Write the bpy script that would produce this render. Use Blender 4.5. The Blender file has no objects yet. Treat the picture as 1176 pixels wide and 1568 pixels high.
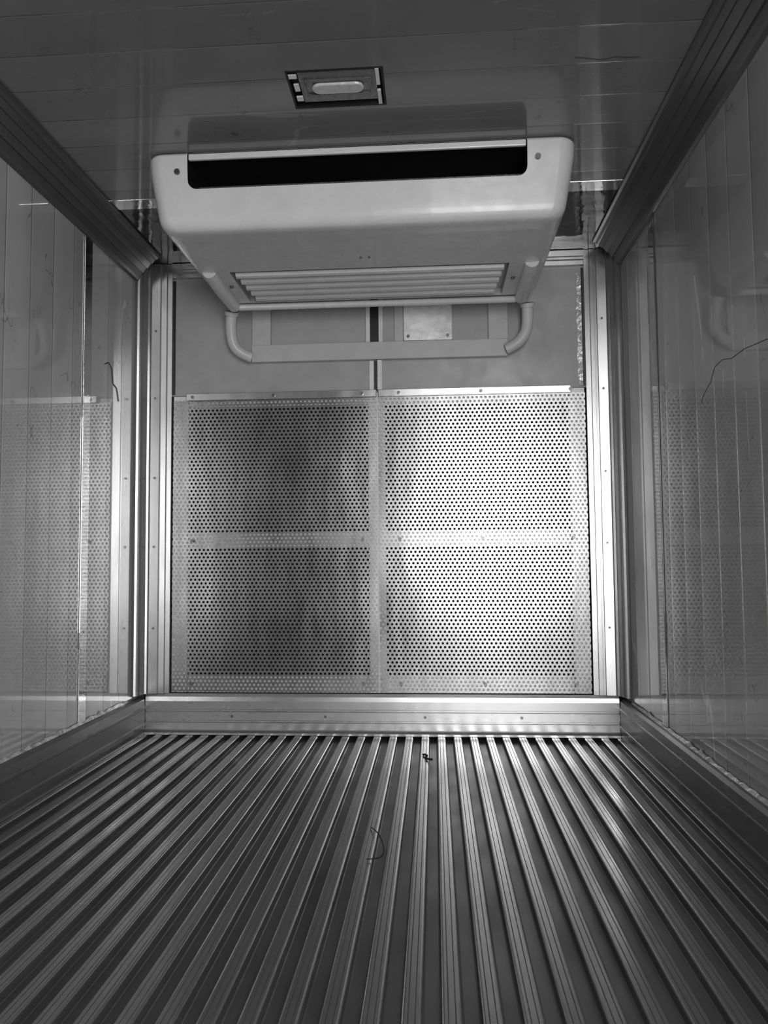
import bpy, bmesh, math, random
from mathutils import Vector, Matrix
random.seed(4)
D=3.19; H=2.055; WX=1.03; YB=-0.6
S=bpy.context.scene
S.view_settings.view_transform='Standard'
S.view_settings.exposure=0.0

# ---------------- materials ----------------
class NB:
    def __init__(s,name):
        s.m=bpy.data.materials.new(name); s.m.use_nodes=True
        s.t=s.m.node_tree; s.b=s.t.nodes['Principled BSDF']; s.out=s.t.nodes['Material Output']
        s.co=s.t.nodes.new('ShaderNodeTexCoord').outputs['Object']
        s.h=None
    def n(s,ty,**k):
        x=s.t.nodes.new(ty)
        for a,v in k.items(): setattr(x,a,v)
        return x
    def l(s,a,b): s.t.links.new(a,b)
    def math(s,op,a,b=None,c=None):
        x=s.n('ShaderNodeMath',operation=op)
        for i,v in enumerate((a,b,c)):
            if v is None: continue
            if hasattr(v,'links'): s.l(v,x.inputs[i])
            else: x.inputs[i].default_value=v
        return x.outputs[0]
    def axis(s,i):
        x=s.n('ShaderNodeSeparateXYZ'); s.l(s.co,x.inputs[0]); return x.outputs[i]
    def noise(s,scale,detail=4,stretch=(1,1,1),rough=.55):
        mp=s.n('ShaderNodeMapping'); mp.inputs['Scale'].default_value=stretch; s.l(s.co,mp.inputs[0])
        x=s.n('ShaderNodeTexNoise'); x.inputs['Scale'].default_value=scale; x.inputs['Detail'].default_value=detail
        x.inputs['Roughness'].default_value=rough
        s.l(mp.outputs[0],x.inputs['Vector']); return x.outputs[0]
    def maprange(s,v,a,b,c,d):
        x=s.n('ShaderNodeMapRange'); s.l(v,x.inputs[0])
        for i,q in enumerate((a,b,c,d)): x.inputs[i+1].default_value=q
        return x.outputs[0]
    def grey(s,v):
        x=s.n('ShaderNodeCombineColor')
        for i in range(3): s.l(v,x.inputs[i])
        return x.outputs[0]
    def bump(s,h,dist,strength=1.0):
        x=s.n('ShaderNodeBump'); x.inputs['Distance'].default_value=dist; x.inputs['Strength'].default_value=strength
        s.l(h,x.inputs['Height'])
        if s.h: s.l(s.h,x.inputs['Normal'])
        s.h=x.outputs[0]; s.l(s.h,s.b.inputs['Normal'])
def mat(name,col,rough,metal=0,var=.08,scale=6,stretch=(1,1,1),rvar=.08,bump=0,bscale=8,bstretch=(1,1,1),spec=.5,coat=0):
    k=NB(name)
    nz=k.noise(scale,6,stretch)
    v=k.maprange(nz,.25,.75,col*(1-var),col*(1+var))
    k.col=v
    k.l(k.grey(v),k.b.inputs['Base Color'])
    nr=k.noise(scale*2.3,5,stretch); k.l(k.maprange(nr,.3,.7,max(rough-rvar,.02),rough+rvar),k.b.inputs['Roughness'])
    k.b.inputs['Metallic'].default_value=metal
    k.b.inputs['Specular IOR Level'].default_value=spec
    k.b.inputs['Coat Weight'].default_value=coat
    if bump: k.bump(k.noise(bscale,3,bstretch),bump)
    return k
def scratches(k,scale=5,stretch=(1,1,.12),thr=.012,amt=.25):
    n1=k.noise(scale,2,stretch)
    line=k.math('LESS_THAN',k.math('ABSOLUTE',k.math('SUBTRACT',n1,.5)),thr*.25)
    n2=k.noise(scale*.7,3,(1,1,1)); msk=k.math('GREATER_THAN',n2,.58)
    f=k.math('MULTIPLY_ADD',k.math('MULTIPLY',line,msk),amt,1.0)
    k.col=k.math('MULTIPLY',k.col,f); k.l(k.grey(k.col),k.b.inputs['Base Color'])
def plank(k,ax,sp,off,w=.02,depth=.002,cv=.1,crown=.006,dk=.72):
    c=k.math('DIVIDE',k.math('ADD',k.axis(ax),off),sp)
    fr=k.math('FRACT',c)
    tri=k.math('ABSOLUTE',k.math('SUBTRACT',fr,.5))
    g=k.maprange(tri,.5-w,.5,1,0)
    k.bump(g,depth)
    if crown: k.bump(k.math('MULTIPLY',k.math('MULTIPLY',tri,tri),-1),crown)
    fl=k.math('FLOOR',c)
    wn=k.n('ShaderNodeTexWhiteNoise',noise_dimensions='1D'); k.l(fl,wn.inputs['W'])
    f=k.maprange(wn.outputs[0],0,1,1-cv,1+cv)
    dark=k.maprange(tri,.5-w*.6,.5,1,dk)
    v=k.math('MULTIPLY',k.math('MULTIPLY',k.col,f),dark)
    k.l(k.grey(v),k.b.inputs['Base Color'])
    return k
M={}
k=mat('wall_panel_frp',.42,.24,var=.16,scale=3,stretch=(1,1,.4),rvar=.04,bump=.0005,bscale=3,spec=.35,coat=1.0)
k.b.inputs['Coat Roughness'].default_value=.025; k.b.inputs['Coat IOR'].default_value=1.75
scratches(k,3,(1,1,.15),.025,.6); scratches(k,9,(1,1,.5),.02,-.4); plank(k,1,.142,.02,w=.03,depth=.0014,crown=.0032,cv=.10,dk=.66); M['wall']=k.m
k=mat('ceiling_panel_frp',.17,.25,var=.16,scale=3,rvar=.04,bump=.0008,bscale=3,spec=.4,coat=.7); k.b.inputs['Coat Roughness'].default_value=.05
scratches(k,4,(.15,1,1),.015,.3); scratches(k,8,(1,1,1),.012,-.35); plank(k,1,.142,.05,w=.025,depth=.0009,crown=.0022,cv=.10,dk=.6); M['ceil']=k.m
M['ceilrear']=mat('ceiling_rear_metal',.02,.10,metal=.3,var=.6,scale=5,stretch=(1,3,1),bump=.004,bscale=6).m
M['back']=mat('back_wall_panel',.42,.3,var=.14,scale=5,bump=.001).m
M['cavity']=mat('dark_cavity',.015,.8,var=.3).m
M['alu']=mat('extruded_aluminium',.62,.24,metal=.88,var=.06,scale=8,stretch=(1,1,.2),rvar=.04).m
M['sill']=mat('sill_aluminium',.52,.28,metal=.85,var=.08,scale=5,stretch=(.3,1,1),rvar=.05).m
M['alud']=mat('anodised_trim',.12,.34,metal=.5,var=.12,scale=7,stretch=(1,.15,1)).m
M['kick']=mat('kick_plate_metal',.17,.30,metal=.5,var=.12,scale=7,stretch=(1,.2,1)).m
M['strip']=mat('joint_strip_metal',.5,.07,metal=1,var=.15,scale=20,rvar=.03,bump=.0004,bscale=25).m
M['floor']=mat('floor_aluminium',.46,.23,metal=.9,var=.06,scale=4,stretch=(1,.6,1),rvar=.04).m
M['groove']=mat('floor_groove_shade',.15,.42,metal=.6,var=.25,scale=8,stretch=(1,.4,1)).m  # darker metal tone, groove shade put into the colour
M['white']=mat('white_enamel',.68,.28,var=.06,scale=9,rvar=.07,bump=.0008,bscale=7,coat=.2).m
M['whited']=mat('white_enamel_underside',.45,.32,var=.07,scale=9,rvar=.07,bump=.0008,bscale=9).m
M['black']=mat('recess_shade',.012,.45,var=.3).m  # near-black paints the shade inside outlet slot, gaps and lamp recess
M['bracket']=mat('bracket_painted',.54,.35,var=.08,scale=12).m
M['plate']=mat('brushed_plate',.95,.3,metal=.2,var=.22,scale=14,bump=.002,bscale=18).m
M['hose']=mat('hose_plastic',.62,.35,var=.06).m
M['screw']=mat('screw_steel',.18,.35,metal=.8).m
M['lens']=mat('lamp_lens',.6,.12,var=.15,scale=60,bump=.002,bscale=60).m
M['lampmetal']=mat('lamp_plate_metal',.24,.28,metal=.7,var=.15,scale=30).m
M['wire']=mat('black_wire',.008,.6).m
M['crack']=mat('crack_dirt',.03,.8).m
M['seal']=mat('sealant_foil',.55,.3,metal=.3,var=.35,scale=40,bump=.004,bscale=60).m
M['bar']=mat('frame_bar_metal',.8,.3,metal=.1,var=.10,scale=10).m
M['blocker']=mat('blocker_panel',.06,.4,var=.1).m  # dark surface for the added light-blocking leaf
M['ground']=mat('asphalt',.16,.8,var=.3,scale=10).m
k=mat('perforated_steel',.34,.28,metal=1,var=.08,scale=7,stretch=(1,1,.25),rvar=.04,bump=.0045,bscale=2.0,bstretch=(1.6,1,.5))
s=.0185; r=.0052
X=k.axis(0); Z=k.axis(2)
def lat(ox,oz):
    a=k.math('MULTIPLY',k.math('SUBTRACT',k.math('FRACT',k.math('DIVIDE',k.math('ADD',X,ox+10*s),s)),.5),s)
    b=k.math('MULTIPLY',k.math('SUBTRACT',k.math('FRACT',k.math('DIVIDE',k.math('ADD',Z,oz),s*1.732)),.5),s*1.732)
    return k.math('SQRT',k.math('ADD',k.math('MULTIPLY',a,a),k.math('MULTIPLY',b,b)))
d=k.math('MINIMUM',lat(60*s,0.0),lat(60.5*s,s*.866))
hole=k.math('LESS_THAN',d,r)
tr=k.n('ShaderNodeBsdfTransparent'); mx=k.n('ShaderNodeMixShader')
k.l(hole,mx.inputs[0]); k.l(k.b.outputs[0],mx.inputs[1]); k.l(tr.outputs[0],mx.inputs[2]); k.l(mx.outputs[0],k.out.inputs[0])
M['perf']=k.m

# ---------------- mesh helpers ----------------
def obj(name,bm,mats,parent=None,smooth=False,bevel=0,seg=2,auto=None):
    me=bpy.data.meshes.new(name); bm.normal_update(); bm.to_mesh(me); bm.free()
    for m in (mats if isinstance(mats,(list,tuple)) else [mats]): me.materials.append(M[m])
    o=bpy.data.objects.new(name,me); S.collection.objects.link(o)
    if smooth:
        for p in me.polygons: p.use_smooth=True
    if bevel:
        b=o.modifiers.new('bev','BEVEL'); b.width=bevel; b.segments=seg; b.limit_method='ANGLE'; b.angle_limit=.6
    if parent: o.parent=parent
    return o
def empty(name):
    o=bpy.data.objects.new(name,None); S.collection.objects.link(o); o.empty_display_size=.1; return o
def abox(bm,a,b,mi=0):
    v=[bm.verts.new((x,y,z)) for x in (a[0],b[0]) for y in (a[1],b[1]) for z in (a[2],b[2])]
    for f in ((0,1,3,2),(4,6,7,5),(0,4,5,1),(2,3,7,6),(0,2,6,4),(1,5,7,3)):
        fc=bm.faces.new([v[i] for i in f]); fc.material_index=mi
def boxes(name,L,mats,parent=None,bevel=0,**kw):
    bm=bmesh.new()
    for t in L: abox(bm,t[0],t[1],t[2] if len(t)>2 else 0)
    bmesh.ops.recalc_face_normals(bm,faces=bm.faces)
    return obj(name,bm,mats,parent,bevel=bevel,**kw)
def extr(bm,pts,axis,a,b,mi=0):
    def P(p,t):
        q=list(p); q.insert(axis,t); return q
    A=[bm.verts.new(P(p,a)) for p in pts]; B=[bm.verts.new(P(p,b)) for p in pts]
    n=len(pts); fs=[bm.faces.new(A),bm.faces.new(B[::-1])]
    for i in range(n): fs.append(bm.faces.new((A[i],B[i],B[(i+1)%n],A[(i+1)%n])))
    for f in fs: f.material_index=mi
def prism(name,pts,axis,a,b,mats,parent=None,bevel=0):
    bm=bmesh.new(); extr(bm,pts,axis,a,b); bmesh.ops.recalc_face_normals(bm,faces=bm.faces)
    return obj(name,bm,mats,parent,bevel=bevel)
def acyl(bm,c,r,depth,axis,seg=16,mi=0,r2=None):
    ret=bmesh.ops.create_cone(bm,cap_ends=True,segments=seg,radius1=r,radius2=r if r2 is None else r2,depth=depth)
    R_={0:Matrix.Rotation(math.pi/2,4,'Y'),1:Matrix.Rotation(math.pi/2,4,'X'),2:Matrix()}[axis]
    bmesh.ops.transform(bm,matrix=Matrix.Translation(c)@R_,verts=ret['verts'])
    for v in ret['verts']:
        for f in v.link_faces: f.material_index=mi
def curve(name,pts,r,m,parent=None,smooth=True):
    cu=bpy.data.curves.new(name,'CURVE'); cu.dimensions='3D'; cu.bevel_depth=r; cu.bevel_resolution=4; cu.resolution_u=10
    sp=cu.splines.new('NURBS' if smooth else 'POLY'); sp.points.add(len(pts)-1)
    for i,p in enumerate(pts): sp.points[i].co=(*p,1)
    if smooth: sp.use_endpoint_u=True; sp.order_u=3
    cu.use_fill_caps=True; cu.materials.append(M[m])
    o=bpy.data.objects.new(name,cu); S.collection.objects.link(o)
    if parent: o.parent=parent
    return o
def boolean(o,c):
    m=o.modifiers.new('b','BOOLEAN'); m.operation='DIFFERENCE'; m.object=c; m.solver='EXACT'
    try: m.material_mode='TRANSFER'
    except: pass
    dg=bpy.context.evaluated_depsgraph_get(); me=bpy.data.meshes.new_from_object(o.evaluated_get(dg))
    o.modifiers.clear(); o.data=me; bpy.data.objects.remove(c)

# ---------------- room shell ----------------
boxes('wall_left',[((-WX-.05,YB,-.06),(-WX,D+.06,H+.05))],'wall')
boxes('wall_right',[((WX,YB,-.06),(WX+.05,D+.06,H+.05))],'wall')
ZP=1.465
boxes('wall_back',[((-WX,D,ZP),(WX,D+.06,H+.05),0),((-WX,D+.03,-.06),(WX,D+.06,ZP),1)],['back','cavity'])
lx0,lx1,ly0,ly1=-.14,.125,1.905,2.075
yr=2.64
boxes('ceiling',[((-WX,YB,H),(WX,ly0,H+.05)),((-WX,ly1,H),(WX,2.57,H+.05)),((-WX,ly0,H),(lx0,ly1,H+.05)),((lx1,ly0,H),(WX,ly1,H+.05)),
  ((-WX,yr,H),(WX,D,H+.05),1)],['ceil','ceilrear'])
boxes('trim_ceiling_joint',[((-WX,2.57,H-.003),(WX,yr,H+.05))],'strip',bevel=.002)
# floor: extruded aluminium ribs with rounded shoulders, grooves between coloured darker to carry their shade
bm=bmesh.new(); n=30; p=2.0/n; prof=[(-1.03,-.05,1),(-1.03,0,0)]
for i in range(n):
    c=-1+i*p+p/2; w=p*.23
    half=[(w+.0060,0),(w+.0038,-.0005),(w+.0020,-.0018),(w+.0011,-.0045),(w-.0005,-.0165),(w-.003,-.018)]
    # third entry: material of the strip that follows this point
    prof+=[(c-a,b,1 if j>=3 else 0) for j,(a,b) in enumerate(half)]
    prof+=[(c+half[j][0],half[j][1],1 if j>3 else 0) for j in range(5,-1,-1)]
    if i<n-1:
        e=c+p/2
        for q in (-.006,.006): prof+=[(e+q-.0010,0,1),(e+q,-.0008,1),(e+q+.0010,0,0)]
prof+=[(1.03,0,1),(1.03,-.05,1)]
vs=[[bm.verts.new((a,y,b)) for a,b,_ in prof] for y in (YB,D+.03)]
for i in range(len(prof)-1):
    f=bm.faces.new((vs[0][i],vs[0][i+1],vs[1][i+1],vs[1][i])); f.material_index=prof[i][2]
for v in vs: bm.faces.new(v)
bmesh.ops.recalc_face_normals(bm,faces=bm.faces)
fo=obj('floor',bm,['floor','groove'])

for sgn,nm in ((-1,'left'),(1,'right')):
    pr=[(1.0,.001),(1.0,.035),(.997,.038),(.997,.045),(1.0,.048),(1.0,.105),(.997,.108),(.997,.116),(1.0,.119),(1.002,.148),(1.012,.156),(WX-.001,.158),(WX-.001,.001)]
    prism('baseboard_'+nm,[(sgn*a,b) for a,b in pr],1,YB,D-.03,'kick')
    bm=bmesh.new(); y=YB; top=[];bot=[]
    while y<D-.12:
        hgt=.005+random.random()*.006+(.008 if random.random()<.12 else 0)
        top.append((y,.1585+hgt)); bot.append((y,.1582)); y+=.012+random.random()*.03
    A=[bm.verts.new((sgn*(WX-.002-random.random()*.003),a,b)) for a,b in top]
    B=[bm.verts.new((sgn*(WX-.010),a,b)) for a,b in bot]
    for i in range(len(A)-1): bm.faces.new((A[i],A[i+1],B[i+1],B[i]))
    obj('trim_sealant_'+nm,bm,'seal')
F=D-.028
pr=[(F-.012,.001),(F-.012,.010),(F-.002,.018),(F,.022),(F,.050),(F+.003,.053),(F+.003,.058),(F,.061),(F,.095),(F+.003,.098),(F+.003,.104),(F,.107),(F,.140),(F+.004,.158),(F+.010,.171),(D+.02,.171),(D+.02,.001)]
bb=prism('baseboard_back',pr,0,-.999,.999,'sill')
bm=bmesh.new()
for x in (-.62,-.22,.2,.6,): acyl(bm,(x,F-.001,.078),.006,.006,1)
obj('screws',bm,'screw',bb)
for sgn,nm in ((-1,'left'),(1,'right')):
    pr=[(.898,D-.022),(.918,D-.022),(.920,D-.030),(.936,D-.030),(.938,D-.025),(.946,D-.025),(.948,D-.034),(.985,D-.036),(.990,D-.042),(.998,D-.046),
        (1.006,D-.075),(1.012,D-.082),(1.014,D-.100),(1.022,D-.104),(WX-.001,D-.112),(WX-.001,D-.001),(.898,D-.001)]
    t=prism('trim_corner_post_'+nm,[(sgn*a,b) for a,b in pr],2,.172,H-.002,'alu')
    bm=bmesh.new()
    for z in (.45,.8,1.1,1.45,1.75): acyl(bm,(sgn*.965,D-.037,z),.005,.006,1)
    obj('screws',bm,'screw',t)
    a,b=sorted((sgn*.897,sgn*.889)); boxes('trim_gap_'+nm,[((a,D-.003,1.47),(b,D-.0005,1.985))],'black')
bm=bmesh.new(); z=1.47; pv=None
while z<1.98:
    w_=.012+random.random()*.012
    a_=bm.verts.new((.888,D-.002-random.random()*.006,z)); b_=bm.verts.new((.888-w_,D-.0015,z+.004))
    if pv: bm.faces.new((pv[0],pv[1],b_,a_))
    pv=(a_,b_); z+=.012+random.random()*.02
obj('trim_foil_edge',bm,'seal')
prism('trim_back_top',[(D-.001,H-.003),(D-.03,H-.003),(D-.03,H-.028),(D-.024,H-.031),(D-.024,H-.04),(D-.018,H-.044),(D-.018,H-.062),(D-.001,H-.064)],0,-.897,.897,'alu')
for sgn,nm in ((-1,'left'),(1,'right')):
    pr=[(WX-.001,H-.001),(.918,H-.001),(.918,H-.008),(.928,H-.010),(.936,H-.018),(.942,H-.018),(.954,H-.034),(.959,H-.032),(.976,H-.054),(.981,H-.052),
        (.995,H-.074),(1.001,H-.072),(1.011,H-.093),(1.017,H-.103),(WX-.001,H-.107)]
    prism('trim_cove_'+nm,[(sgn*a,b) for a,b in pr],1,YB,D-.115,'alud')
for sgn,nm in ((-1,'left'),(1,'right')):
    a,b=sorted((sgn*(WX-.001),sgn*(WX-.005)))
    boxes('trim_joint_'+nm,[((a,2.61,.16),(b,2.665,H-.11))],'strip',bevel=.001)

# ---------------- perforated panels and frame behind ----------------
fr=empty('panel_support_frame')
boxes('bars',[((-.89,3.178,.175),(-.825,3.215,1.46)),((-.030,3.178,.175),(.040,3.215,1.46)),((.825,3.178,.175),(.89,3.215,1.46)),
  ((-.82,3.180,.795),(.82,3.215,.855)),((-.82,3.180,.175),(.82,3.215,.245)),((-.82,3.180,1.41),(.82,3.215,1.46))],'bar',fr)
for i,(a,b) in enumerate(((-.888,.006),(.014,.890))):
    e=empty('perforated_metal_panel')
    bm=bmesh.new(); yy=3.168 if i==0 else 3.165
    nx,nz=24,30; z0,z1=.178,1.44
    g=[[None]*(nz+1) for _ in range(nx+1)]
    for ix in range(nx+1):
        for iz in range(nz+1):
            u=ix/nx; v=iz/nz
            bow=.004*math.sin(math.pi*u)*(math.sin(2*math.pi*v)**2)
            g[ix][iz]=bm.verts.new((a+(b-a)*u,yy-bow,z0+(z1-z0)*v))
    for ix in range(nx):
        for iz in range(nz): bm.faces.new((g[ix][iz],g[ix+1][iz],g[ix+1][iz+1],g[ix][iz+1]))
    obj('sheet',bm,'perf',e,smooth=True)
    boxes('top_flange',[((a+.06*(i==0)+.0,3.155,1.437),(b-.06*(i==1),3.163,1.468))],'alu',e,bevel=.002)
    bm=bmesh.new()
    for x in (.1,.5,.93):
        for z in (.215,.825,1.452): acyl(bm,(a+(b-a)*x,3.152 if z>1.4 else 3.158,z),.007,.007,1)
    obj('screws',bm,'screw',e)

# ---------------- upper back wall fittings ----------------
e=empty('mounting_bracket')
boxes('rail',[((-.54,D-.03,1.602),(.57,D-.001,1.678))],'bracket',e,bevel=.003)
boxes('uprights',[((-.54,D-.022,1.679),(-.458,D-.001,2.0)),((.490,D-.022,1.679),(.572,D-.001,2.0))],'bracket',e,bevel=.002)
e=empty('electrical_conduit_channel')
boxes('channel',[((-.040,D-.012,1.679),(-.022,D-.001,1.99)),((.016,D-.012,1.679),(.034,D-.001,1.99)),((-.026,D-.012,1.470),(-.006,D-.001,1.60)),((.010,D-.022,1.470),(.030,D-.001,1.60))],'bar',e,bevel=.001)
boxes('slot',[((-.021,D-.004,1.679),(.015,D-.001,1.99)),((-.005,D-.004,1.47),(.009,D-.001,1.60))],'black',e)
e=empty('junction_box')
boxes('cover',[((.125,D-.02,1.682),(.335,D-.001,1.86))],'plate',e,bevel=.003)
boxes('lip',[((.085,D-.012,1.682),(.123,D-.001,1.86))],'bracket',e,bevel=.002)
bm=bmesh.new()
for x in (.145,.315):
    for z in (1.70,1.84): acyl(bm,(x,D-.021,z),.007,.006,1)
obj('screws',bm,'screw',e)

# ---------------- evaporator unit ----------------
unit=empty('evaporator_unit')
cx=.018
def ring(z,ins,rr=.055):
    a=.688-ins; y0=2.272+ins*.7; y1=3.04-ins*.5; r=max(rr-ins*.3,.02); pts=[]
    for qx,qy,st in ((cx+a-r,y1-.02,0),(cx-a+r,y1-.02,90),(cx-a+r,y0+r,180),(cx+a-r,y0+r,270)):
        rx=r if st>=180 else .02
        xx=qx if st>=180 else (cx+(a-.02)*(1 if st==0 else -1))
        for kx in range(9):
            t=math.radians(st+kx*90/8); pts.append((xx+rx*math.cos(t),qy+rx*math.sin(t),z))
    return pts
bm=bmesh.new(); prev=None
Pf=[(H-.001,.012),(H-.006,.004),(H-.014,.001),(2.0,.004),(1.95,.012),(1.90,.021),(1.87,.026),(1.850,.030),(1.836,.035),(1.824,.044),(1.815,.056),(1.810,.070),(1.807,.10)]
for i,(z,ins) in enumerate(Pf):
    vs=[bm.verts.new(q) for q in ring(z,ins)]
    if prev:
        for j in range(len(vs)): bm.faces.new((prev[j],prev[(j+1)%len(vs)],vs[(j+1)%len(vs)],vs[j]))
    else: bm.faces.new(vs)
    prev=vs
bm.faces.new(prev[::-1])
bmesh.ops.recalc_face_normals(bm,faces=bm.faces)
body=obj('housing',bm,['white'],unit)
def rslot(x0,x1,z0,z1,r):
    pts=[(x0,z1),(x1,z1)]
    for c_,st in (((x1-r,z0+r),0),((x0+r,z0+r),-90)):
        for q in range(7):
            t=math.radians(st-q*15); pts.append((c_[0]+r*math.cos(t),c_[1]+r*math.sin(t)))
    return pts
c=prism('cut',rslot(-.530,.550,1.936,H-.0045,.028),1,2.2,2.62,'black'); boolean(body,c)
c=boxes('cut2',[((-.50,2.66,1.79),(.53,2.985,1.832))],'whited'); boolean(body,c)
for p_ in body.data.polygons: p_.use_smooth=True
m=body.modifiers.new('bev','BEVEL'); m.width=.005; m.segments=3; m.limit_method='ANGLE'; m.angle_limit=math.radians(55)
m=body.modifiers.new('wn','WEIGHTED_NORMAL'); m.keep_sharp=False
boxes('outlet_header',[((-.528,2.276,H-.026),(.548,2.288,H-.006))],'white',unit,bevel=.003)
boxes('outlet_blades',[((-.528,2.33+.03*i,1.952+.02*i),(.548,2.334+.03*i,1.956+.02*i)) for i in range(3)],'lampmetal',unit)
bm=bmesh.new()
for i in range(5):
    y=2.685+i*.062
    extr(bm,[(y,1.815),(y+.006,1.803),(y+.018,1.799),(y+.032,1.803),(y+.038,1.815)],0,-.485+.004*i,.515-.004*i)
bmesh.ops.recalc_face_normals(bm,faces=bm.faces)
obj('louvres',bm,'white',unit,bevel=.002)
curve('rear_rim',[(-.585,3.0,1.802),(-.55,3.018,1.797),(.585,3.018,1.797),(.62,3.0,1.802)],.014,'white',unit,smooth=False)
for sx in (-.575,.611):
    curve('side_ridge',[(sx,2.66,1.812),(sx,2.72,1.800),(sx,2.95,1.798),(sx,3.005,1.800)],.026,'white',unit)
bm=bmesh.new()
for x,z in ((-.563,1.99),(.583,1.99)): acyl(bm,(x,2.274,z),.009,.010,1,20)
for x,y in ((-.53,2.80),(.557,2.80)): acyl(bm,(x,y,1.804),.008,.006,2,20)
for x in (.0,.03): acyl(bm,(x,2.56,1.805),.004,.004,2,12)
obj('screws',bm,'screw',unit)
def hose(pts):
    e=empty('drain_hose'); curve('tube',pts,.0235,'hose',e)
    curve('elbow',[pts[0],tuple(Vector(pts[0])*.75+Vector(pts[1])*.25)],.030,'hose',e)
hose([(-.605,3.075,1.80),(-.618,3.10,1.74),(-.612,3.125,1.665),(-.575,3.14,1.632),(-.535,3.15,1.618)])
hose([(.645,3.075,1.80),(.650,3.10,1.74),(.643,3.125,1.685),(.604,3.14,1.642),(.562,3.15,1.627)])

# ---------------- ceiling lamp ----------------
lamp=empty('ceiling_lamp')
zc=H+.03
boxes('recess_box',[((lx0+.001,ly0+.001,zc),(lx1-.001,ly1-.001,zc+.01)),((lx0+.001,ly0+.001,H-.001),(lx0+.006,ly1-.001,zc)),((lx1-.006,ly0+.001,H-.001),(lx1-.001,ly1-.001,zc)),
   ((lx0+.006,ly0+.001,H-.001),(lx1-.006,ly0+.005,zc)),((lx0+.006,ly1-.006,H-.001),(lx1-.006,ly1-.001,zc))],'black',lamp)
boxes('mounting_plate',[((lx0+.03,ly0+.014,H+.004),(lx1-.022,ly1-.022,H+.009))],'lampmetal',lamp,bevel=.002)
boxes('end_bracket',[((lx1-.022,ly0+.006,H-.002),(lx1-.012,ly0+.075,H+.004)),((lx1-.022,ly0+.10,H-.002),(lx1-.012,ly1-.008,H+.004)),((lx0+.006,ly0+.02,H+.0),(lx0+.028,ly0+.035,H+.004)),((lx0+.014,ly0+.06,H+.0),(lx0+.028,ly0+.09,H+.004)),((lx0+.012,ly0+.115,H+.0),(lx0+.03,ly0+.135,H+.004))],'bar',lamp)
bm=bmesh.new(); pts=[]
for c_,st in ((.045,-90),(-.055,90)):
    for q in range(9):
        t=math.radians(st+q*22.5); pts.append((c_+.022*math.cos(t),1.985+.022*math.sin(t)))
extr(bm,pts,2,H-.006,H+.0035); bmesh.ops.recalc_face_normals(bm,faces=bm.faces)
obj('lens',bm,'lens',lamp,bevel=.004)
boxes('lens_surround',[((-.095,1.95,H-.001),(.085,1.957,H+.0035)),((-.095,2.013,H-.001),(.085,2.02,H+.0035)),((-.1,1.95,H-.001),(-.094,2.02,H+.0035)),((.084,1.95,H-.001),(.09,2.02,H+.0035))],'lampmetal',lamp)

# ---------------- small debris ----------------
curve('wire_scrap',[(.062,2.10,.004),(.085,2.03,.02),(.105,1.98,.006),(.112,1.91,.004),(.095,1.885,.004),(.07,1.878,.006)],.0014,'wire')
curve('wire_scrap',[(.195,2.86,.004),(.215,2.83,.012),(.2,2.80,.004),(.23,2.79,.005)],.004,'wire')
curve('surface_crack',[(-1.028,2.79,1.51),(-1.028,2.82,1.525),(-1.028,2.85,1.51),(-1.028,2.865,1.45),(-1.028,2.9,1.44),(-1.028,2.92,1.39)],.0016,'crack',smooth=False)
curve('surface_crack',[(1.0297,2.21,1.19),(1.0297,2.19,1.21),(1.0297,2.13,1.235),(1.0297,2.10,1.27),(1.0297,2.04,1.275),(1.0297,1.98,1.262),(1.0297,1.9,1.265),(1.0297,1.75,1.25)],.0008,'crack',smooth=False)
curve('surface_crack',[(.63,1.91,H),(.66,1.915,H),(.70,1.925,H),(.74,1.915,H),(.77,1.922,H),(.80,1.92,H)],.0014,'crack',smooth=False)
curve('surface_crack',[(-.36,2.18,H-.001),(-.34,2.19,H-.001)],.002,'crack')

# ---------------- added unseen door & outside ----------------
boxes('light_blocker_door',[((-WX-.05,YB-.06,-.05),(-.12,YB-.005,H+.05))],'blocker')  # unseen leaf added to block daylight and darken the left side
boxes('ground_outside',[((-12,-20,-1.15),(12,YB-.2,-1.1))],'ground')

# ---------------- camera ----------------
cxm,cz,pi_,yw,ro=.2466,.753,.0589,.067,-.0082
fw=Vector((-math.sin(yw)*math.cos(pi_),math.cos(yw)*math.cos(pi_),math.sin(pi_)))
rt=Vector((math.cos(yw),math.sin(yw),0)); up=rt.cross(fw)
r2=rt*math.cos(ro)+up*math.sin(ro); u2=-rt*math.sin(ro)+up*math.cos(ro)
cam=bpy.data.objects.new('camera',bpy.data.cameras.new('camera')); S.collection.objects.link(cam)
mw=Matrix((r2,u2,-fw)).transposed().to_4x4(); mw.translation=Vector((cxm,0,cz)); cam.matrix_world=mw
cam.data.sensor_fit='HORIZONTAL'; cam.data.sensor_width=36; cam.data.lens=36*1140/1176; cam.data.clip_start=.02
S.camera=cam

# ---------------- light ----------------
def area(name,loc,target,sx,sy,en):
    L=bpy.data.lights.new(name,'AREA'); L.shape='RECTANGLE'; L.size=sx; L.size_y=sy; L.energy=en
    o=bpy.data.objects.new(name,L); S.collection.objects.link(o); o.location=loc
    o.rotation_euler=(Vector(target)-Vector(loc)).to_track_quat('-Z','Y').to_euler(); return o
area('daylight_open_door',(.85,-1.1,1.05),(.35,3.1,.6),1.2,1.9,72)
w=bpy.data.worlds.new('World'); S.world=w; w.use_nodes=True
bg=w.node_tree.nodes['Background']; bg.inputs[0].default_value=(.8,.8,.8,1); bg.inputs[1].default_value=.9
